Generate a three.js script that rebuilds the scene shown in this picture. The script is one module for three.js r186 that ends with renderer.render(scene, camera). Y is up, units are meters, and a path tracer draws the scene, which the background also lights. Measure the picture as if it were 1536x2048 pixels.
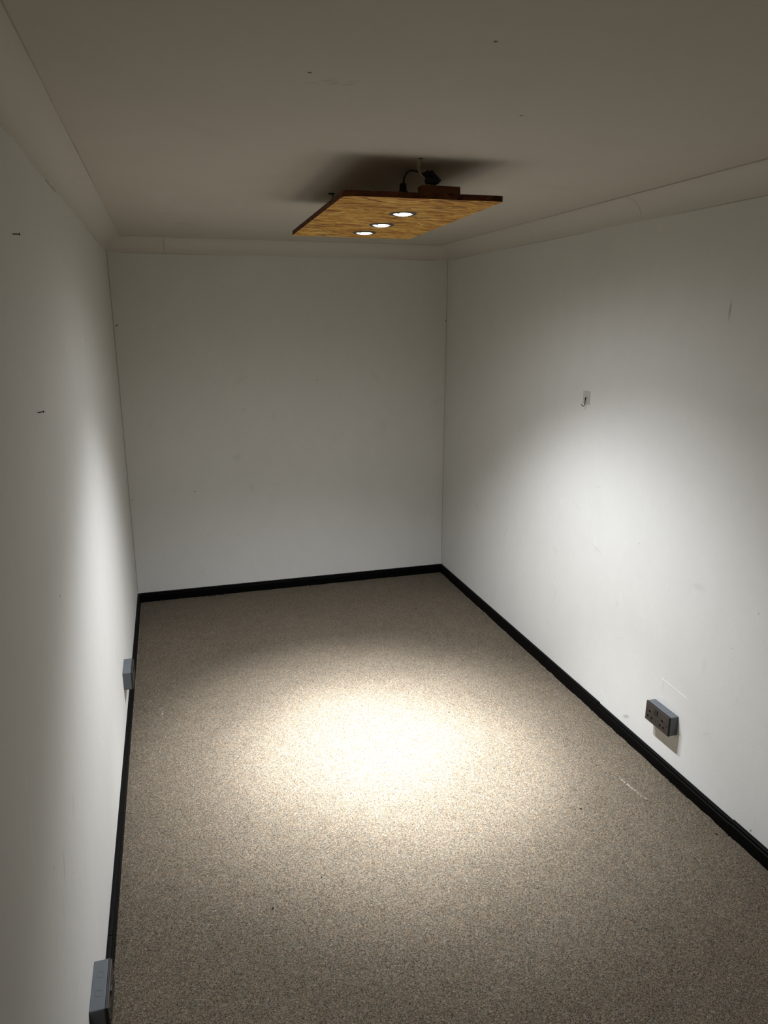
import * as THREE from 'three';
import { RoundedBoxGeometry } from 'three/addons/geometries/RoundedBoxGeometry.js';
import { mergeGeometries as mergeAll, toCreasedNormals } from 'three/addons/utils/BufferGeometryUtils.js';
import { ImprovedNoise } from 'three/addons/math/ImprovedNoise.js';
import { Brush, Evaluator, SUBTRACTION } from 'three-bvh-csg';

// ---------------------------------------------------------------- camera, light, exposure
const scene = new THREE.Scene();
scene.background = new THREE.Color(0x000000);
const camera = new THREE.PerspectiveCamera(2 * Math.atan(1024 / 1447.8) * 180 / Math.PI, 1536 / 2048, 0.05, 30);
camera.position.set(0.2995, 1.9087, 5.0147);
camera.rotation.set(-0.26, -0.2884, 0.0008, 'YXZ');
scene.add(camera);
const renderer = new THREE.WebGLRenderer({ antialias: true });
renderer.toneMapping = THREE.LinearToneMapping;
renderer.toneMappingExposure = 1.0;
renderer.shadowMap.enabled = true;
// each downlight: a narrow core, a wide field and faint spill [candela, half-angle in degrees, penumbra]
const BEAM = [[40, 16, 1], [40, 29, 1], [8.0, 58, 0.5], [1.2, 86, 0.6]];
// each lamp sits a few degrees askew in its holder: lean along x and z
const AIM = [[0.08, 0], [-0.08, 0], [0, 0.055]];
const LAMP_COLOR = new THREE.Color(0.98, 1.02, 1.12);

// ---------------------------------------------------------------- helpers
let seed = 20251;
const rnd = () => { seed = (seed * 1664525 + 1013904223) >>> 0; return seed / 4294967296; };
const rr = (a, b) => a + (b - a) * rnd();
const mergeGeometries = (gs) => mergeAll(gs.map((g) => (g.index ? g.toNonIndexed() : g)));
const perlin = new ImprovedNoise();
const nz = (x, y = 0, z = 0) => perlin.noise(x, y, z);
const taken = {};
function numbered(name) { const k = taken[name] = (taken[name] ?? -1) + 1; return k ? `${name}_${String(k).padStart(3, '0')}` : name; }
function shadow(o) { o.castShadow = o.receiveShadow = true; return o; }
function mesh(name, geometry, material, parent = scene) {
  const m = shadow(new THREE.Mesh(geometry, material)); m.name = parent === scene ? numbered(name) : name; parent.add(m); return m;
}
function tag(o, label, category, group) { Object.assign(o.userData, { label, category }); if (group) o.userData.group = group; return o; }
function thing(name, label, category, pos, group) {
  const o = new THREE.Group(); o.name = numbered(name); o.position.set(...pos); scene.add(o); return tag(o, label, category, group);
}
function struct(o) { o.userData.kind = 'structure'; return o; }
function canvas(w, h) { const c = document.createElement('canvas'); c.width = w; c.height = h; return [c, c.getContext('2d')]; }
function tex(c, srgb) {
  const t = new THREE.CanvasTexture(c); t.wrapS = t.wrapT = THREE.RepeatWrapping; t.anisotropy = 8;
  if (srgb) t.colorSpace = THREE.SRGBColorSpace; return t;
}

// ---------------------------------------------------------------- room size
const W = 2.2559, H = 2.4, D = 5.3, T = 0.12;      // width, height, depth, wall thickness
const SK = 0.065, SKT = 0.0172, CV = 0.0903, CH = 0.0895;   // skirting height and thickness, cove drop and run

// painted plaster: off-white with faint roller mottling; marks are drawn in metres, y measured up from the bottom
function plaster(wm, hm, marks, base = [211, 210, 203], ppm = 340) {
  ppm = Math.min(ppm, 2046 / Math.max(wm, hm));
  const w = Math.round(wm * ppm), h = Math.round(hm * ppm);
  const [c, g] = canvas(w, h), im = g.createImageData(w, h), off = rr(0, 50);
  for (let y = 0; y < h; y++) for (let x = 0; x < w; x++) {
    const X = x / ppm, Y = y / ppm;
    let v = 1 + 0.010 * nz(X * 2.1, Y * 1.6, off) + 0.008 * nz(X * 9, Y * 5, off + 7) + 0.006 * nz(X * 40, Y * 22, off + 3) + (rnd() - 0.5) * 0.012;
    const i = (y * w + x) * 4;
    for (let k = 0; k < 3; k++) im.data[i + k] = Math.max(0, Math.min(255, base[k] * v));
    im.data[i + 3] = 255;
  }
  g.putImageData(im, 0, 0);
  const P = (x, y) => [x * ppm, h - y * ppm];
  const pen = {
    line(pts, color, width, alpha = 1) {
      g.globalAlpha = alpha; g.strokeStyle = color; g.lineWidth = width * ppm; g.lineCap = 'round'; g.beginPath();
      pts.forEach((p, i) => (i ? g.lineTo(...P(...p)) : g.moveTo(...P(...p)))); g.stroke(); g.globalAlpha = 1;
    },
    dot(x, y, r, color, alpha = 1) { g.globalAlpha = alpha; g.fillStyle = color; g.beginPath(); g.arc(...P(x, y), r * ppm, 0, 7); g.fill(); g.globalAlpha = 1; },
    smudge(x, y, rx, ry, a, color, alpha) {
      g.save(); g.translate(...P(x, y)); g.rotate(-a); g.scale(rx * ppm, ry * ppm);
      const q = g.createRadialGradient(0, 0, 0, 0, 0, 1), hex = Math.round(alpha * 255).toString(16).padStart(2, '0');
      q.addColorStop(0, color + hex); q.addColorStop(1, color + '00'); g.fillStyle = q; g.fillRect(-1, -1, 2, 2); g.restore();
    },
    // hairline crack that comes and goes along a straight run
    crack(a, b, strength, sd) {
      const L = Math.hypot(b[0] - a[0], b[1] - a[1]), n = Math.ceil(L / 0.02);
      for (let i = 0; i < n; i++) {
        const t0 = i / n, t1 = (i + 1) / n, al = Math.max(0, 0.45 + 1.5 * nz(t0 * L * 1.7, sd, 1.3) + 0.5 * nz(t0 * L * 9, sd, 4)) * strength;
        const J = (t) => [a[0] + (b[0] - a[0]) * t, a[1] + (b[1] - a[1]) * t + 0.0008 * nz(t * L * 14, sd)];
        pen.line([J(t0), J(t1)], '#4a4336', 0.0026, Math.min(0.8, al));
      }
    },
  };
  marks?.(pen);
  return tex(c, true);
}
const plasterMat = (map, bump) => new THREE.MeshStandardMaterial({ map, roughness: 0.82, bumpMap: bump, bumpScale: 0.0003 });
let stipple;
{
  const n = 512, [c, g] = canvas(n, n), im = g.createImageData(n, n);
  for (let y = 0; y < n; y++) for (let x = 0; x < n; x++) {
    const v = 128 + 60 * nz(x * 0.125, y * 0.125, 2) + 45 * nz(x * 0.3125, y * 0.3125, 9) + 20 * (rnd() - 0.5), i = (y * n + x) * 4;
    im.data[i] = im.data[i + 1] = im.data[i + 2] = v; im.data[i + 3] = 255;
  }
  g.putImageData(im, 0, 0); stipple = c;
}
const bumpFor = (wm, hm) => { const t = tex(stipple); t.repeat.set(wm / 0.7, hm / 0.7); return t; };

// ---------------------------------------------------------------- walls and ceiling
function slab(name, sx, sy, sz, x, y, z, map, wm, hm) {
  const m = mesh(name, new THREE.BoxGeometry(sx, sy, sz), plasterMat(map, bumpFor(wm, hm)));
  m.position.set(x, y, z); return struct(m);
}
// left wall: across the picture u runs from the near end (z = D) to the back (z = 0)
const leftMap = plaster(D, H, (p) => {
  const U = (z) => D - z;
  p.crack([U(3.4), H - CV - 0.001], [U(0.1), H - CV - 0.001], 0.5, 3);
  p.line([[U(2.515), H - CV - 0.0045], [U(2.4), H - CV - 0.005], [U(2.29), H - CV - 0.003]], '#2c261c', 0.0022, 0.6);
  p.crack([U(2.95), H - CV - 0.006], [U(2.5), H - CV - 0.004], 0.8, 6);
  p.dot(U(3.127), 1.228, 0.0032, '#1a1712');
  p.dot(U(1.8), 1.8276, 0.008, '#6e6a60', 0.35);
  p.smudge(U(1.86), 0.46, 0.07, 0.006, 1.35, '#77746c', 0.55);
  p.smudge(U(1.75), 0.40, 0.05, 0.005, 1.2, '#77746c', 0.4);
  p.line([[U(3.39), 0.379], [U(3.46), 0.392], [U(3.53), 0.388]], '#efeeea', 0.004, 0.55);
  p.smudge(U(3.50), 0.72, 0.05, 0.006, 1.1, '#6b675d', 0.4);
  p.line([[U(3.73), 1.02], [U(3.75), 0.93]], '#e9e8e4', 0.006, 0.4);
  for (let i = 0; i < 34; i++) p.smudge(U(rr(1.2, 3.9)), rr(0.12, 1.1), rr(0.02, 0.12), rr(0.004, 0.014), rr(0.6, 1.6), rnd() < 0.5 ? '#85827a' : '#f0efec', rr(0.06, 0.2));
  for (const [z, y] of [[3.4, 0.62], [2.9, 0.75], [2.6, 0.5], [3.6, 0.8]]) p.dot(U(z), y, 0.0022, '#3a362e', 0.8);
});
slab('wall_left', T, H, D, -T / 2, H / 2, D / 2, leftMap, D, H);
// right wall: u runs from the back (z = 0) to the near end
const rightMap = plaster(D, H, (p) => {
  p.crack([0.09, H - CV - 0.001], [3.6, H - CV - 0.001], 0.55, 11);
  p.line([[2.642, 0.414], [2.72, 0.4085], [2.795, 0.403]], '#f7f7f5', 0.0042, 0.95);
  p.line([[2.655, 0.4105], [2.79, 0.400]], '#a9a8a3', 0.002, 0.5);
  p.smudge(2.4225, 0.1058, 0.035, 0.011, 0.5, '#8d8c87', 0.65);
  p.smudge(2.03, 0.06, 0.05, 0.02, -0.3, '#a5a49e', 0.4);
  p.line([[2.2, 0.13], [2.25, 0.115], [2.28, 0.09]], '#f4f4f2', 0.003, 0.5);
  p.smudge(2.783, 1.94, 0.045, 0.008, 1.5, '#716d63', 0.5);
  p.dot(3.205, 0.078, 0.0035, '#56524a', 0.8);
  for (let i = 0; i < 40; i++) p.smudge(rr(0.4, 3.4), rr(0.1, 1.3), rr(0.01, 0.06), rr(0.005, 0.02), rr(0, 3), rnd() < 0.55 ? '#8a8882' : '#f1f0ed', rr(0.05, 0.17));
  for (const [z, y] of [[2.05, 1.13], [2.4, 0.95], [3.0, 0.72], [3.1, 0.9], [1.7, 0.55]]) p.dot(z, y, 0.002, '#4a463e', 0.6);
});
slab('wall_right', T, H, D, W + T / 2, H / 2, D / 2, rightMap, D, H);
const backMap = plaster(W + 2 * T, H, (p) => {
  const X = (x) => x + T;
  p.crack([X(0.09), H - CV - 0.001], [X(W - 0.09), H - CV - 0.001], 0.6, 21);
  p.line([[X(0.002), 2.31], [X(0.004), 1.6], [X(0.002), 0.08]], '#5b543f', 0.004, 0.45);
  p.line([[X(W - 0.002), 2.31], [X(W - 0.003), 1.2], [X(W - 0.001), 0.08]], '#5b543f', 0.004, 0.4);
  for (const [x, y, r] of [[0.0231, 1.8715, 0.0045], [0.022, 0.733, 0.003], [2.249, 1.898, 0.004], [0.4318, 0.7645, 0.0035], [1.3, 1.5, 0.002]]) p.dot(X(x), y, r, '#2b261b', 0.85);
  for (let i = 0; i < 24; i++) p.smudge(X(rr(0.05, 2.2)), rr(0.1, 1.6), rr(0.02, 0.1), rr(0.01, 0.04), rr(0, 3), rnd() < 0.6 ? '#8a887e' : '#eeede9', rr(0.04, 0.12));
});
slab('wall_back', W + 2 * T, H, T, W / 2, H / 2, -T / 2, backMap, W + 2 * T, H);
{ // the near wall has a wide open doorway; the space beyond is unlit
  const sh = new THREE.Shape(); sh.moveTo(-T, 0); sh.lineTo(W + T, 0); sh.lineTo(W + T, H); sh.lineTo(-T, H); sh.closePath();
  const o = new THREE.Path(); o.moveTo(0.12, 0.001); o.lineTo(0.12, 2.08); o.lineTo(1.82, 2.08); o.lineTo(1.82, 0.001); o.closePath(); sh.holes.push(o);
  const m = mesh('wall_front', new THREE.ExtrudeGeometry(sh, { depth: T, bevelEnabled: false }), plasterMat(null, null)); m.material.color.setStyle('rgb(211,210,203)'); m.position.z = D; struct(m);
}
// ceiling: u along x, v from the back to the near end
const ceilMap = plaster(W + 2 * T, D + 2 * T, (p) => {
  const X = (x) => x + T, Z = (z) => z + T;
  p.crack([X(CH), Z(0.09)], [X(CH), Z(3.9)], 0.5, 31);
  p.crack([X(W - CH), Z(0.09)], [X(W - CH), Z(3.9)], 0.75, 37);
  p.line([[X(W - CH - 0.001), Z(2.0)], [X(W - CH - 0.001), Z(3.3)]], '#4a4336', 0.0028, 0.55);
  p.crack([X(0.09), Z(CH)], [X(W - 0.09), Z(CH)], 0.6, 41);
  for (const [x, z, r] of [[0.6286, 3.3669, 0.0042], [0.922, 3.6342, 0.0036], [1.1952, 3.1972, 0.0036], [1.1208, 2.654, 0.009]]) p.dot(X(x), Z(z), r, '#2a251c', 0.9);
  for (let i = 0; i < 8; i++) p.smudge(X(0.667 + rr(-0.03, 0.06)), Z(3.33 + rr(-0.03, 0.02)), 0.02, 0.006, 0.6, '#6f685b', 0.22);
  for (let i = 0; i < 30; i++) p.smudge(X(rr(0.1, 2.1)), Z(rr(0.2, 4)), rr(0.05, 0.3), rr(0.02, 0.1), rr(0, 3), rnd() < 0.6 ? '#8e8a7f' : '#eeede8', rr(0.03, 0.09));
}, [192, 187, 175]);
slab('ceiling', W + 2 * T, T, D + 2 * T, W / 2, H + T / 2, D / 2, ceilMap, W + 2 * T, D + 2 * T);

// ---------------------------------------------------------------- cove cornice, in lengths with visible joints
const coveMat = new THREE.MeshStandardMaterial({ color: new THREE.Color().setStyle('rgb(199,195,186)'), roughness: 0.85, bumpMap: bumpFor(0.7, 0.7), bumpScale: 0.0004 });
function coveShape() {
  const s = new THREE.Shape(), lip = 0.003;
  s.moveTo(0, -0.002); s.lineTo(0, -CV); s.lineTo(lip, -CV);
  for (let i = 0; i <= 16; i++) { const t = i / 16 * Math.PI / 2; s.lineTo(CH - (CH - lip) * Math.cos(t), -CV + (CV - lip) * Math.sin(t)); }
  s.lineTo(CH, 0.0); s.lineTo(0.002, 0); return s;
}
// a length from a to b along the run; miters keep the ends at 45 degrees where the run meets a corner
function coveLength(a, b, miterA, miterB) {
  const g = new THREE.ExtrudeGeometry(coveShape(), { depth: b - a, steps: Math.max(2, Math.round((b - a) / 0.15)), bevelEnabled: false, curveSegments: 4 });
  const p = g.attributes.position;
  for (let i = 0; i < p.count; i++) {
    let x = p.getX(i), y = p.getY(i), z = p.getZ(i), t = z / (b - a), s = a + z;
    if (miterA) s += x * (1 - t); if (miterB) s -= x * t;
    p.setXYZ(i, x + 0.0007 * nz(s * 3, 5), y + 0.0007 * nz(s * 2.6, 9), s);
  }
  g.computeVertexNormals(); return toCreasedNormals(g, 0.6);
}
function cornice(name, place, cuts, miters) {
  const o = new THREE.Group(); o.name = name; struct(o); scene.add(o); place(o);
  for (let i = 0; i + 1 < cuts.length; i++) mesh('cornice_length', coveLength(cuts[i] + (i ? 0.0008 : 0), cuts[i + 1] - (i + 2 < cuts.length ? 0.0008 : 0), !i && miters[0], i + 2 === cuts.length && miters[1]), coveMat, o);
}
cornice('trim_1', (o) => { o.position.set(0, H, 0); }, [0, 2.066, D], [true, false]);
// the right run is mirrored by turning: its own axis runs from the near end to the back
cornice('trim_2', (o) => { o.position.set(W, H, D); o.rotation.y = Math.PI; }, [0, D - 2.212, D - 1.27, D], [false, true]);
cornice('trim_3', (o) => { o.position.set(W, H, 0); o.rotation.y = -Math.PI / 2; }, [0, W - 0.345, W], [true, true]);

// ---------------------------------------------------------------- skirting boards
const skMat = new THREE.MeshPhysicalMaterial({ color: 0x020202, roughness: 0.55, specularIntensity: 0.2 });
function skirtLength(a, b, h, t = SKT) {
  const s = new THREE.Shape(), r = 0.004;
  s.moveTo(0, -0.02); s.lineTo(t, -0.02); s.lineTo(t, h - 0.016); s.lineTo(t - 0.003, h - 0.013); s.lineTo(t - 0.003, h - r);
  s.quadraticCurveTo(t - 0.003, h, t - 0.003 - r, h); s.lineTo(0, h);
  const n = Math.max(2, Math.round((b - a) / 0.1)), g = new THREE.ExtrudeGeometry(s, { depth: b - a, steps: n, bevelEnabled: false, curveSegments: 4 });
  const p = g.attributes.position;
  for (let i = 0; i < p.count; i++) if (p.getX(i) > 0.002) p.setX(i, p.getX(i) + 0.0008 * nz((a + p.getZ(i)) * 2.2, h * 40));
  g.translate(0, 0, a); g.computeVertexNormals(); return toCreasedNormals(g, 0.5);
}
function skirting(name, place, cuts) {
  const o = new THREE.Group(); o.name = name; struct(o); scene.add(o); place(o);
  for (let i = 0; i + 1 < cuts.length; i++) mesh('skirting_length', skirtLength(cuts[i][0] + 0.0006, cuts[i + 1][0] - 0.0006, cuts[i][1]), skMat, o);
}
skirting('baseboard_left', (o) => { o.position.set(0, 0, 0); }, [[0, SK], [3.02, SK - 0.001], [D]]);
skirting('baseboard_right', (o) => { o.position.set(W, 0, D); o.rotation.y = Math.PI; }, [[0, 0.0645], [D - 3.123, 0.0605], [D - 2.2115, SK], [D]]);
skirting('baseboard_back', (o) => { o.position.set(W, 0, 0); o.rotation.y = -Math.PI / 2; }, [[SKT, SK], [W - SKT]]);

// ---------------------------------------------------------------- carpeted floor
{
  const n = 2048, S = 2.048, [c, g] = canvas(n, n), im = g.createImageData(n, n), [cb, gb] = canvas(n, n), ib = gb.createImageData(n, n);
  // loops of yarn: a smoothed random field at about 3 mm, plus single dark and pale fibres
  const f = new Float32Array(n * n), f2 = new Float32Array(n * n);
  for (let i = 0; i < n * n; i++) f[i] = rnd() + rnd() - 1;
  const at = (a, x, y) => a[((y + n) % n) * n + ((x + n) % n)];
  for (let y = 0; y < n; y++) for (let x = 0; x < n; x++) f2[y * n + x] = (at(f, x, y) * 2 + at(f, x + 1, y) + at(f, x - 1, y) + at(f, x, y + 1) + at(f, x, y - 1) + 0.6 * (at(f, x + 1, y + 1) + at(f, x - 1, y - 1) + at(f, x + 1, y - 1) + at(f, x - 1, y + 1))) / 3.1;
  for (let y = 0; y < n; y++) for (let x = 0; x < n; x++) {
    const i = y * n + x, q = i * 4, X = x / 1000, Y = y / 1000;
    const cl = nz(X * 90, Y * 90, 3) * 0.10 + nz(X * 14, Y * 14, 8) * 0.045 + nz(X * 2.5, Y * 2.5, 1) * 0.04;
    const s = f2[i] * 0.52 + cl, v = Math.max(0.25, 1 + s), warm = 0.03 * nz(X * 30, Y * 30, 20);
    im.data[q] = Math.min(255, 90 * Math.pow(v, 0.85) * (1 + warm)); im.data[q + 1] = Math.min(255, 81.5 * Math.pow(v, 0.86)); im.data[q + 2] = Math.min(255, 68.5 * Math.pow(v, 0.9) * (1 - warm)); im.data[q + 3] = 255;
    const b = Math.max(0, Math.min(255, 128 + 110 * f2[i] + 60 * cl)); ib.data[q] = ib.data[q + 1] = ib.data[q + 2] = b; ib.data[q + 3] = 255;
  }
  g.putImageData(im, 0, 0); gb.putImageData(ib, 0, 0);
  const map = tex(c, true), bump = tex(cb);
  for (const t of [map, bump]) t.repeat.set(1 / S, 1 / S);
  const carpet = new THREE.MeshPhysicalMaterial({ map, bumpMap: bump, bumpScale: 0.0022, roughness: 1, specularIntensity: 0.1, sheen: 0.15, sheenRoughness: 0.8, sheenColor: new THREE.Color(0.5, 0.46, 0.4) });
  // sheet of carpet: closed grid whose rim lies a little high or low against the skirting
  const nx = 150, nzz = 380, x0 = 0.004, x1 = W - 0.004, z0 = 0.004, z1 = D - 0.004;
  const pos = [], uv = [], idx = [];
  const rim = (d) => Math.exp(-Math.max(0, d - SKT) / 0.03);
  for (let j = 0; j <= nzz; j++) for (let i = 0; i <= nx; i++) {
    const x = x0 + (x1 - x0) * i / nx, z = z0 + (z1 - z0) * j / nzz;
    const dl = x, dr = W - x, db = z;
    let y = 0.0006 * nz(x * 7, z * 7, 2);
    y += rim(dl) * (0.003 * nz(z * 5, 1) + 0.0025 * nz(z * 23, 2)) + rim(dr) * (0.009 * nz(z * 4.1, 31) + 0.006 * nz(z * 19, 32)) + rim(db) * (0.008 * nz(x * 3.2 + 0.8, 61) + 0.003 * nz(x * 21, 62));
    pos.push(x, y, z); uv.push(x, D - z);
  }
  for (let j = 0; j < nzz; j++) for (let i = 0; i < nx; i++) { const a = j * (nx + 1) + i, b = a + 1, d = a + nx + 1, e = d + 1; idx.push(a, d, b, b, d, e); }
  const top = new THREE.BufferGeometry(); top.setAttribute('position', new THREE.Float32BufferAttribute(pos, 3)); top.setAttribute('uv', new THREE.Float32BufferAttribute(uv, 2)); top.setIndex(idx); top.computeVertexNormals();
  const base = new THREE.BoxGeometry(W + 2 * T, 0.1, D + 2 * T); base.translate(W / 2, -0.07, D / 2);
  const floor = struct(mesh('floor', mergeGeometries([top, base]), carpet));
  // loose fibres standing along the cut edges of the carpet
  const fib = new THREE.ConeGeometry(0.0009, 0.0048, 4, 1); fib.translate(0, 0.0024, 0);
  const count = 5200, pile = shadow(new THREE.InstancedMesh(fib, new THREE.MeshStandardMaterial({ color: 0x8f8473, roughness: 1 }), count)); pile.name = 'edge_fibre';
  const M = new THREE.Matrix4(), q = new THREE.Quaternion(), e = new THREE.Euler(), sc = new THREE.Vector3();
  for (let i = 0; i < count; i++) {
    const r = rnd(); let x, z;
    if (r < 0.42) { z = rr(0.03, 4); x = W - SKT - rr(0, 0.005); } else if (r < 0.78) { z = rr(0.03, 4); x = SKT + rr(0, 0.005); } else { x = rr(0.03, W - 0.03); z = SKT + rr(0, 0.005); }
    const k = Math.max(0.25, 0.75 + 1.1 * nz(x * 12, z * 12, 4));
    e.set(rr(-0.9, 0.9), rr(0, 6), rr(-0.9, 0.9)); q.setFromEuler(e); sc.set(1, k, 1);
    M.compose(new THREE.Vector3(x, -0.001, z), q, sc); pile.setMatrixAt(i, M); pile.setColorAt(i, new THREE.Color().setScalar(rr(0.6, 1.25)));
  }
  pile.userData.kind = 'stuff'; floor.add(pile);
  // scuffed patches where the yarn is rubbed pale: short loose fibres lying on the carpet
  const lint = new THREE.CylinderGeometry(0.0006, 0.0006, 0.006, 4, 1); lint.rotateZ(Math.PI / 2);
  const lintMat = new THREE.MeshStandardMaterial({ color: 0xaca292, roughness: 1 });
  for (const [x0, z0, x1, z1, wd, n] of [[2.047, 2.655, 2.073, 2.875, 0.007, 190], [0.159, 1.543, 0.154, 1.651, 0.005, 34], [0.15, 1.86, 0.147, 1.97, 0.004, 16]]) {
    const sc1 = shadow(new THREE.InstancedMesh(lint, lintMat, n)); sc1.name = 'pale_scuff'; sc1.userData.kind = 'stuff';
    for (let i = 0; i < n; i++) {
      const t = 0.5 + (rnd() + rnd() - 1) * 0.5, b = wd * (0.6 + 0.9 * Math.abs(nz(t * 9, x0)));
      e.set(0, rr(0, 6), rr(-0.3, 0.3)); q.setFromEuler(e); sc.set(rr(0.5, 1.3), 1, 1);
      M.compose(new THREE.Vector3(x0 + (x1 - x0) * t * t + rr(-b, b), 0.0012, z0 + (z1 - z0) * t), q, sc); sc1.setMatrixAt(i, M); sc1.setColorAt(i, new THREE.Color().setScalar(rr(0.55, 1.2)));
    }
    floor.add(sc1);
  }
}

// ---------------------------------------------------------------- hanging board with three downlights
{
  const cx = 1.1355, cz = 2.178, cy = 2.2709, tilt = -0.0209, th = 0.018;
  const root = thing('ceiling_light', 'rectangular strand-board panel hung just below the ceiling with three lit downlights', 'ceiling light', [cx, cy, cz]);
  root.rotation.x = tilt;
  // strand board texture, in metres
  const ppm = 900, tw = 1.1, n = Math.round(tw * ppm), [c, g] = canvas(n, n), [cb, gb] = canvas(n, n);
  g.fillStyle = '#b98a3d'; g.fillRect(0, 0, n, n); gb.fillStyle = '#808080'; gb.fillRect(0, 0, n, n);
  const tones = ['#e0ac4c', '#d29a38', '#bf8430', '#ebbf62', '#d8a243', '#9c641e', '#dca648', '#7d4d18', '#f0ca72', '#c88f34'];
  for (let i = 0; i < 3600; i++) {
    const x = rnd() * n, y = rnd() * n, L = rr(0.04, 0.13) * ppm, w = rr(0.004, 0.02) * ppm, a = (rnd() + rnd() + rnd() - 1.5) * 0.75;
    for (const ox of [0, -n, n]) for (const [k, kind] of [[g, 0], [gb, 1]]) {
      if (ox && x > 110 && x < n - 110) continue;
      k.save(); k.translate(x + ox, y); k.rotate(a);
      k.fillStyle = kind ? `rgb(${Array(3).fill(100 + (i * 37) % 70).join()})` : tones[i % tones.length]; k.globalAlpha = kind ? 0.8 : 0.85;
      k.beginPath(); k.moveTo(-L / 2, -w * 0.2); k.lineTo(-L / 2 + w, -w / 2); k.lineTo(L / 2 - w * 0.5, -w * 0.42); k.lineTo(L / 2, w * 0.1); k.lineTo(L / 2 - w, w / 2); k.lineTo(-L / 2 + w * 0.6, w * 0.45); k.closePath(); k.fill();
      if (!kind) { k.globalAlpha = 0.35; k.strokeStyle = '#4a2c0c'; k.lineWidth = 1; k.beginPath(); k.moveTo(-L / 2 + w, w / 2); k.lineTo(L / 2 - w, w / 2); k.stroke();
        if (i % 6 === 0) { k.globalAlpha = 0.6; k.fillStyle = '#4e300f'; k.fillRect(-L * 0.3, -w * 0.1, L * 0.5, Math.max(1.5, w * 0.13)); } }
      k.restore();
    }
  }
  const map = tex(c, true), bump = tex(cb); for (const t of [map, bump]) t.repeat.set(1 / tw, 1 / tw);
  const osb = new THREE.MeshStandardMaterial({ map, bumpMap: bump, bumpScale: 0.0012, roughness: 0.75 });
  const sawn = new THREE.MeshStandardMaterial({ map, color: 0x6e4e30, roughness: 0.95 });
  // outline seen from below in board coordinates (x, z)
  const P = [[0.869, 1.6925, 0.004], [1.4022, 1.692, 0.004], [1.4012, 2.678, 0.012], [0.870, 2.650, 0.035]].map(([x, z, r]) => [x - cx, z - cz, r]);
  const out = [];
  for (let i = 0; i < 4; i++) {
    const [x, z, r] = P[i], a = P[(i + 3) % 4], b = P[(i + 1) % 4];
    const ua = new THREE.Vector2(a[0] - x, a[1] - z), ub = new THREE.Vector2(b[0] - x, b[1] - z); const lb = ub.length(); ua.normalize(); ub.normalize();
    const s = [x + ua.x * r, z + ua.y * r], e = [x + ub.x * r, z + ub.y * r];
    for (let k = 0; k <= 5; k++) { const t = k / 5; out.push([(1 - t) * (1 - t) * s[0] + 2 * t * (1 - t) * x + t * t * e[0], (1 - t) * (1 - t) * s[1] + 2 * t * (1 - t) * z + t * t * e[1]]); }
    const m = Math.round(lb / 0.012);
    for (let k = 1; k < m; k++) { const t = k / m, d = r + t * (lb - r - b[2]); out.push([x + ub.x * d - ub.y * 0.0011 * (rnd() - 0.5), z + ub.y * d + ub.x * 0.0011 * (rnd() - 0.5)]); }
  }
  const sh = new THREE.Shape(out.map(([x, z]) => new THREE.Vector2(x, -z)));
  const lamps = [[1.1555, 2.3666], [1.157, 2.0869], [1.1500, 1.8549]].map(([x, z]) => [x - cx, z - cz]);
  for (const [x, z] of lamps) { const h = new THREE.Path(); h.absarc(x, -z, 0.0435, 0, Math.PI * 2); sh.holes.push(h); }
  const bg = new THREE.ExtrudeGeometry(sh, { depth: th, bevelEnabled: false, curveSegments: 24 }); bg.rotateX(-Math.PI / 2);
  mesh('board', bg, [osb, sawn], root);

  const ringMat = new THREE.MeshStandardMaterial({ color: 0x6a6862, metalness: 0.85, roughness: 0.42 });
  const blackMat = new THREE.MeshStandardMaterial({ color: 0x0c0c0d, roughness: 0.6 });
  const lensMat = new THREE.MeshStandardMaterial({ color: 0xffffff, roughness: 0.3, emissive: 0xfffdf6, emissiveIntensity: 3.2 });
  const lathe = (pts, seg = 40) => new THREE.LatheGeometry(pts.map(([r, y]) => new THREE.Vector2(r, y)), seg);
  const ringG = lathe([[0.0355, 0.016], [0.0352, 0.004], [0.0362, -0.0022], [0.0385, -0.0032], [0.046, -0.0030], [0.0495, -0.0012], [0.0502, 0], [0.0425, 0.0002], [0.0425, 0.02], [0.0355, 0.016]]);
  const lensG = lathe([[0, -0.0078], [0.012, -0.0073], [0.022, -0.0058], [0.030, -0.0036], [0.0349, -0.0008], [0.0349, 0.012], [0, 0.012]]);
  const bodyG = lathe([[0, 0.0135], [0.0335, 0.0135], [0.034, 0.026], [0.029, 0.046], [0.021, 0.062], [0.0195, 0.073], [0.0135, 0.076], [0.0115, 0.097], [0.009, 0.1005], [0, 0.1005]], 28);
  const clipG = [0.75, -0.75 + Math.PI].map((a) => { const b = new RoundedBoxGeometry(0.007, 0.003, 0.012, 2, 0.0012); b.rotateY(a); b.translate(Math.cos(a) * 0.0335, -0.0026, Math.sin(a) * 0.0335); return b; });
  lamps.forEach(([x, z], i) => {
    const ring = mesh('downlight', ringG, ringMat, root); ring.position.set(x, 0, z);
    ring.userData.label = ['satin metal downlight nearest the camera', 'middle satin metal downlight', 'satin metal downlight nearest the back wall'][i];
    mesh('lamp_lens', lensG, lensMat, ring); mesh('lamp_body', bodyG, blackMat, ring); for (const c of clipG) mesh('retaining_clip', c, ringMat, ring);
    for (const [cd, deg, pen] of BEAM) {
      const L = new THREE.SpotLight(LAMP_COLOR, cd, 0, deg * Math.PI / 180, pen, 2);
      L.name = 'downlight_beam'; L.position.set(0, -0.012, 0); L.target.position.set(AIM[i][0], -1, AIM[i][1]); L.castShadow = true; L.shadow.radius = 1.3; L.shadow.mapSize.set(1024, 1024); L.shadow.bias = -0.0005;
      ring.add(L, L.target);
    }
  });
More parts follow.
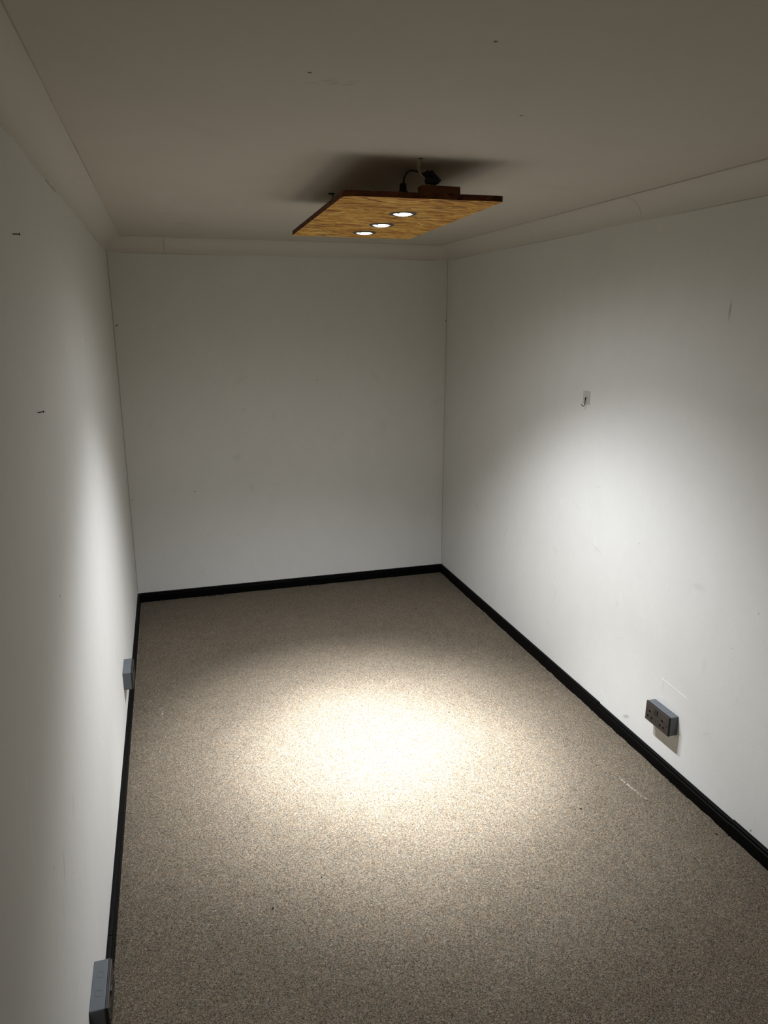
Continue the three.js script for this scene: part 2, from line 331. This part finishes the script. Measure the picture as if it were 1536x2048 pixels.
  // on top of the board: a wooden batten with black connectors, cables to the lamps and two pale wires from the ceiling
  const wood = new THREE.MeshStandardMaterial({ color: 0x6e4522, roughness: 0.85 });
  const bat = mesh('batten', new RoundedBoxGeometry(0.134, 0.034, 0.045, 2, 0.0015), wood, root); bat.position.set(1.2085 - cx, th + 0.017, 2.588 - cz);
  const con = [];
  const box = (w, h, d, x, y, z, rz) => { const b = new RoundedBoxGeometry(w, h, d, 2, 0.002); b.rotateZ(rz); b.translate(x - cx, y - cy, z - cz); con.push(b); };
  box(0.040, 0.018, 0.03, 1.184, 2.3400, 2.588, 0); box(0.046, 0.016, 0.026, 1.190, 2.351, 2.588, -0.75); box(0.012, 0.03, 0.02, 1.164, 2.352, 2.588, 0.2); box(0.013, 0.016, 0.016, 1.170, 2.362, 2.586, -0.3);
  mesh('connector', mergeGeometries(con), blackMat, root);
  const tube = (pts, r) => new THREE.TubeGeometry(new THREE.CatmullRomCurve3(pts.map(([x, y, z]) => new THREE.Vector3(x - cx, y - cy, z - cz))), 40, r, 8);
  for (const pts of [
    [[1.1555, 2.366, 2.3666], [1.155, 2.385, 2.38], [1.146, 2.392, 2.45], [1.138, 2.380, 2.53], [1.146, 2.366, 2.575], [1.164, 2.352, 2.588]],
    [[1.157, 2.366, 2.0869], [1.165, 2.381, 2.11], [1.2, 2.33, 2.2], [1.205, 2.312, 2.38], [1.195, 2.322, 2.53], [1.19, 2.34, 2.58]],
    [[1.15, 2.36, 1.8549], [1.16, 2.378, 1.9], [1.2, 2.335, 2.0], [1.22, 2.312, 2.35], [1.205, 2.322, 2.53], [1.198, 2.338, 2.585]]]) mesh('cable', tube(pts, 0.0032), blackMat, root);
  const pale = new THREE.MeshStandardMaterial({ color: 0xcfc4a8, roughness: 0.6 });
  mesh('wire', tube([[1.1208, 2.404, 2.645], [1.122, 2.39, 2.63], [1.128, 2.372, 2.605], [1.145, 2.355, 2.59], [1.162, 2.346, 2.588]], 0.0017), pale, root);
  mesh('wire', tube([[1.134, 2.387, 2.615], [1.133, 2.376, 2.605], [1.140, 2.362, 2.595], [1.162, 2.343, 2.588]], 0.0019), pale, root);
  mesh('suspension_cord', tube([[0.999, 2.379, 1.93], [0.998, 2.34, 1.931], [0.999, 2.288, 1.932], [0.999, 2.28, 1.932]], 0.0016), blackMat, root);

  // black screw hook in the ceiling that carries the cord
  const hk = thing('ceiling_hook', 'small black hook screwed into the ceiling above the left side of the hanging panel', 'hook', [0.993, H, 1.928]);
  mesh('base_plate', lathe([[0, -0.0035], [0.011, -0.0035], [0.0145, -0.0015], [0.0148, 0.0], [0, 0.0]], 24), blackMat, hk);
  mesh('hook_arm', new THREE.TubeGeometry(new THREE.CatmullRomCurve3([[0.002, 0, 0], [0.004, -0.008, 0], [0.009, -0.014, 0.001], [0.012, -0.021, 0.002], [0.007, -0.026, 0.002], [0.001, -0.0225, 0.002], [0, -0.018, 0.002]].map((p) => new THREE.Vector3(...p))), 30, 0.0024, 8), blackMat, hk);
}

// ---------------------------------------------------------------- socket boxes
const ev = new Evaluator(); ev.useGroups = false;
const boxMat = new THREE.MeshStandardMaterial({ color: 0x565b5d, roughness: 0.5 });
const plateMat = new THREE.MeshStandardMaterial({ color: 0x2c2622, roughness: 0.42 });
const bezelMat = new THREE.MeshStandardMaterial({ color: 0x0b0b0c, roughness: 0.4 });
const pitMat = new THREE.MeshStandardMaterial({ color: 0x060606, roughness: 0.7 });
const steelMat = new THREE.MeshStandardMaterial({ color: 0x9a9a98, metalness: 1, roughness: 0.35 });
// the box stands out along +z from its back at z = 0; width along x, origin at the middle of the bottom back edge
const BW = 0.157, BH = 0.0885, BD = 0.037, PD = 0.0085;
function socketGeometry() {
  const s = new THREE.Shape(), r = 0.0045, x0 = -BW / 2, x1 = BW / 2;
  s.moveTo(x0 + r, 0); s.lineTo(x1 - r, 0); s.quadraticCurveTo(x1, 0, x1, r); s.lineTo(x1, BH - r); s.quadraticCurveTo(x1, BH, x1 - r, BH); s.lineTo(x0 + r, BH); s.quadraticCurveTo(x0, BH, x0, BH - r); s.lineTo(x0, r); s.quadraticCurveTo(x0, 0, x0 + r, 0);
  const back = new THREE.ExtrudeGeometry(s, { depth: BD - 0.002, bevelEnabled: true, bevelSize: 0.0012, bevelThickness: 0.001, bevelOffset: -0.0012, bevelSegments: 2, curveSegments: 6 }); back.translate(0, 0, 0.001);
  // knock-outs pressed into the sides, faint mould rings
  const rings = []; for (const dx of [-0.028, 0.03]) { const t = new THREE.TorusGeometry(0.0095, 0.0006, 6, 24); t.rotateX(Math.PI / 2); t.translate(dx, BH, 0.019); rings.push(t); }
  const bezel = new RoundedBoxGeometry(BW + 0.001, BH + 0.001, 0.004, 2, 0.0015); bezel.translate(0, BH / 2, BD + 0.002);
  const pg = new RoundedBoxGeometry(BW - 0.004, BH - 0.004, PD - 0.002, 3, 0.002); pg.translate(0, BH / 2, BD + 0.002 + (PD - 0.002) / 2);
  let plate = new Brush(pg); plate.updateMatrixWorld();
  const U = (u) => (u - 0.5) * BW, V = (v) => (1 - v) * BH;
  const holes = [[0.2, 0.43, 0.0068], [0.138, 0.724, 0.0062], [0.29, 0.728, 0.0062], [0.7336, 0.443, 0.0068], [0.6576, 0.736, 0.0062], [0.803, 0.731, 0.0062]];
  for (const [u, v, rad] of holes) { const h = new Brush(new THREE.CylinderGeometry(rad, rad, 0.02, 20)); h.rotation.x = Math.PI / 2; h.position.set(U(u), V(v), BD + PD); h.updateMatrixWorld(); plate = ev.evaluate(plate, h, SUBTRACTION); }
  const cut = new Brush(new THREE.BoxGeometry(0.0215, 0.0265, 0.02)); cut.position.set(U(0.455), V(0.277), BD + PD + 0.006); cut.updateMatrixWorld(); plate = ev.evaluate(plate, cut, SUBTRACTION);
  const pits = holes.map(([u, v, rad]) => { const p = new THREE.CylinderGeometry(rad - 0.0001, rad - 0.0001, 0.0015, 20); p.rotateX(Math.PI / 2); p.translate(U(u), V(v), BD + 0.0042); return p; });
  const rocker = new RoundedBoxGeometry(0.020, 0.025, 0.008, 3, 0.0016); rocker.rotateX(0.13); rocker.translate(U(0.455), V(0.277), BD + PD - 0.002);
  // raised rims pressed around each socket
  const rims = [];
  for (const [u, v] of [[0.205, 0.62], [0.733, 0.63]]) for (const k of [1, 1.28]) {
    const e = new THREE.EllipseCurve(0, 0, 0.0235 * k, 0.027 * k, k > 1 ? 0.5 : 0, k > 1 ? 2.7 : Math.PI * 2), pts = e.getPoints(40).map((p) => new THREE.Vector3(U(u) + p.x, V(v) + p.y, BD + PD - 0.0001));
    rims.push(new THREE.TubeGeometry(new THREE.CatmullRomCurve3(pts, k === 1), 48, 0.0006, 6, k === 1));
  }
  for (const dx of [-0.002, 0.002]) { const b = new RoundedBoxGeometry(0.0012, 0.013, 0.001, 1, 0.0003); b.rotateZ(-0.25); b.translate(U(0.475) + dx, V(0.69), BD + PD); rims.push(b); }
  const screws = [[0.06, 0.5], [0.915, 0.53]].map(([u, v]) => { const c = new THREE.CylinderGeometry(0.0036, 0.004, 0.0014, 18); c.rotateX(Math.PI / 2); const a = c; a.translate(U(u), V(v), BD + PD + 0.0004); return a; });
  return { back, rings: mergeGeometries(rings), bezel, plate: plate.geometry, pits, rocker, rims: mergeGeometries(rims), screws, screwAt: [[U(0.06), V(0.5)], [U(0.915), V(0.53)]] };
}
const SG = socketGeometry();
plateMat.side = THREE.FrontSide;
function makeSocket(label, pos, turn) {
  const o = thing('power_socket', label, 'power socket', pos, 'surface-mounted sockets low on the walls'); o.rotation.y = turn;
  const b = mesh('back_box', mergeGeometries([SG.back, SG.rings].map((g) => g.index ? g.toNonIndexed() : g)), boxMat, o); b.userData.label = 'grey plastic back box';
  mesh('bezel', SG.bezel, bezelMat, o);
  const p = mesh('face_plate', SG.plate, plateMat, o); p.userData.label = 'dark brown face plate';
  for (const g of SG.pits) mesh('pin_hole', g, pitMat, p);
  mesh('socket_rim', SG.rims, plateMat, p);
  for (const g of SG.screws) mesh('screw', g, bezelMat, p);
  mesh('rocker_switch', SG.rocker, bezelMat, o);
  return o;
}
const s0 = makeSocket('grey socket box with dark brown plate on the right wall, its six pin holes showing', [W, 0.212, 2.688], -Math.PI / 2);
function copySocket(label, pos, turn) { const o = s0.clone(); o.name = numbered('power_socket'); scene.add(o); o.position.set(...pos); o.rotation.y = turn; o.userData = { ...s0.userData, label }; return o; }
copySocket('grey socket box seen edge-on on the left wall near the back corner, brightly lit', [0, 0.209, 1.617], Math.PI / 2);
copySocket('grey socket box on the dim left wall at the bottom edge of the photo', [0, 0.153, 3.367], Math.PI / 2);

// ---------------------------------------------------------------- adhesive hook on the right wall
{
  const o = thing('adhesive_hook', 'clear square adhesive pad with a small metal J hook on the right wall', 'hook', [W, 1.51, 1.8905]); o.rotation.y = -Math.PI / 2;
  const pad = new RoundedBoxGeometry(0.061, 0.0635, 0.0016, 3, 0.0007); pad.translate(0, 0.0317, 0.0012);
  mesh('pad', pad, new THREE.MeshPhysicalMaterial({ color: 0xd9d9d3, roughness: 0.35, transmission: 0.35, thickness: 0, ior: 1.45 }), o);
  const V = (a) => a.map((p) => new THREE.Vector3(...p));
  const boss = new THREE.CylinderGeometry(0.0095, 0.012, 0.0046, 24); boss.rotateX(Math.PI / 2); boss.translate(0, 0.0275, 0.003);
  mesh('boss', boss, new THREE.MeshPhysicalMaterial({ color: 0xc4c4bc, roughness: 0.3, transmission: 0.3, thickness: 0 }), o);
  const dark = new THREE.MeshStandardMaterial({ color: 0x2e2d2a, metalness: 0.7, roughness: 0.35 });
  mesh('hook_wire', new THREE.TubeGeometry(new THREE.CatmullRomCurve3(V([[0.0, 0.0275, 0.004], [0.0, 0.0268, 0.0072], [0.0, 0.022, 0.0082], [0.0, 0.010, 0.0082], [0.0, -0.001, 0.0082], [0.0, -0.0075, 0.0118], [0.0, -0.0098, 0.0168], [0.0, -0.0062, 0.0228], [0.0, 0.0, 0.0272]])), 60, 0.0018, 10), dark, o);
  const cap = new THREE.CylinderGeometry(0.0042, 0.005, 0.003, 16); cap.rotateX(Math.PI / 2); cap.translate(0, 0.0275, 0.0068); mesh('pivot', cap, dark, o);
}

// ---------------------------------------------------------------- nails in the left wall
{
  const nm = new THREE.MeshStandardMaterial({ color: 0x1d1a17, metalness: 0.6, roughness: 0.5 });
  const prof = [[0, -0.012], [0.0011, -0.012], [0.0012, 0.0125], [0.0012, 0.0128], [0.0026, 0.0130], [0.0028, 0.0142], [0.0018, 0.0150], [0, 0.0152]];
  const g = new THREE.LatheGeometry(prof.map(([r, y]) => new THREE.Vector2(r, y)), 14); g.rotateZ(-Math.PI / 2);
  for (const [y, z, lean, label] of [[2.0884, 3.169, 0.0, 'dark nail high on the left wall close to the ceiling'], [1.694, 3.129, 0.14, 'dark nail in the left wall at mid height, tilted slightly upward']]) {
    const m = mesh('nail', g, nm); m.position.set(0, y, z); m.rotation.z = lean; tag(m, label, 'nail', 'nails in the left wall');
  }
}

// ---------------------------------------------------------------- dark specks lying on the carpet
{
  const lm = new THREE.MeshStandardMaterial({ color: 0x1c120b, roughness: 1 });
  const shapes = [0, 1, 2].map((k) => {
    const g = new THREE.IcosahedronGeometry(0.0032, 1), p = g.attributes.position;
    for (let i = 0; i < p.count; i++) { const f = 1 + 0.7 * nz(p.getX(i) * 420 + k * 9, p.getY(i) * 420, p.getZ(i) * 420); p.setXYZ(i, p.getX(i) * f * (1 + 0.4 * k), p.getY(i) * f * 0.6, p.getZ(i) * f); }
    g.computeVertexNormals(); return g;
  });
  const spots = [
    [1.5397, 1.9857, 'dark speck on the brightly lit carpet, farthest from the camera of the specks'],
    [1.5571, 2.4802, 'small reddish-dark speck at the right rim of the bright pool on the carpet'],
    [1.776, 2.829, 'dark speck on the carpet to the left of the pale worn streak, nearer the camera'],
    [1.9999, 2.5879, 'curled dark speck on the carpet just beyond the far end of the pale worn streak'],
    [0.698, 2.8975, 'dark speck on the left half of the carpet near the rim of the bright pool'],
    [0.5136, 2.9885, 'leftmost of the dark specks on the carpet, in the dimmer near part'],
    [1.9842, 3.1801, 'nearest to the camera of the dark specks on the right half of the carpet'],
    [2.195, 3.1092, 'dark speck on the carpet right against the black skirting of the right wall']];
  spots.forEach(([x, z, label], i) => {
    const m = mesh('carpet_crumb', shapes[i % 3], lm); m.position.set(x, 0.0028, z); m.rotation.y = i * 1.3; m.scale.setScalar([0.85, 0.75, 0.75, 0.9, 0.6, 0.7, 0.65, 0.9][i]);
    tag(m, label, 'crumb', 'dark specks on the carpet');
  });
}

renderer.render(scene, camera);
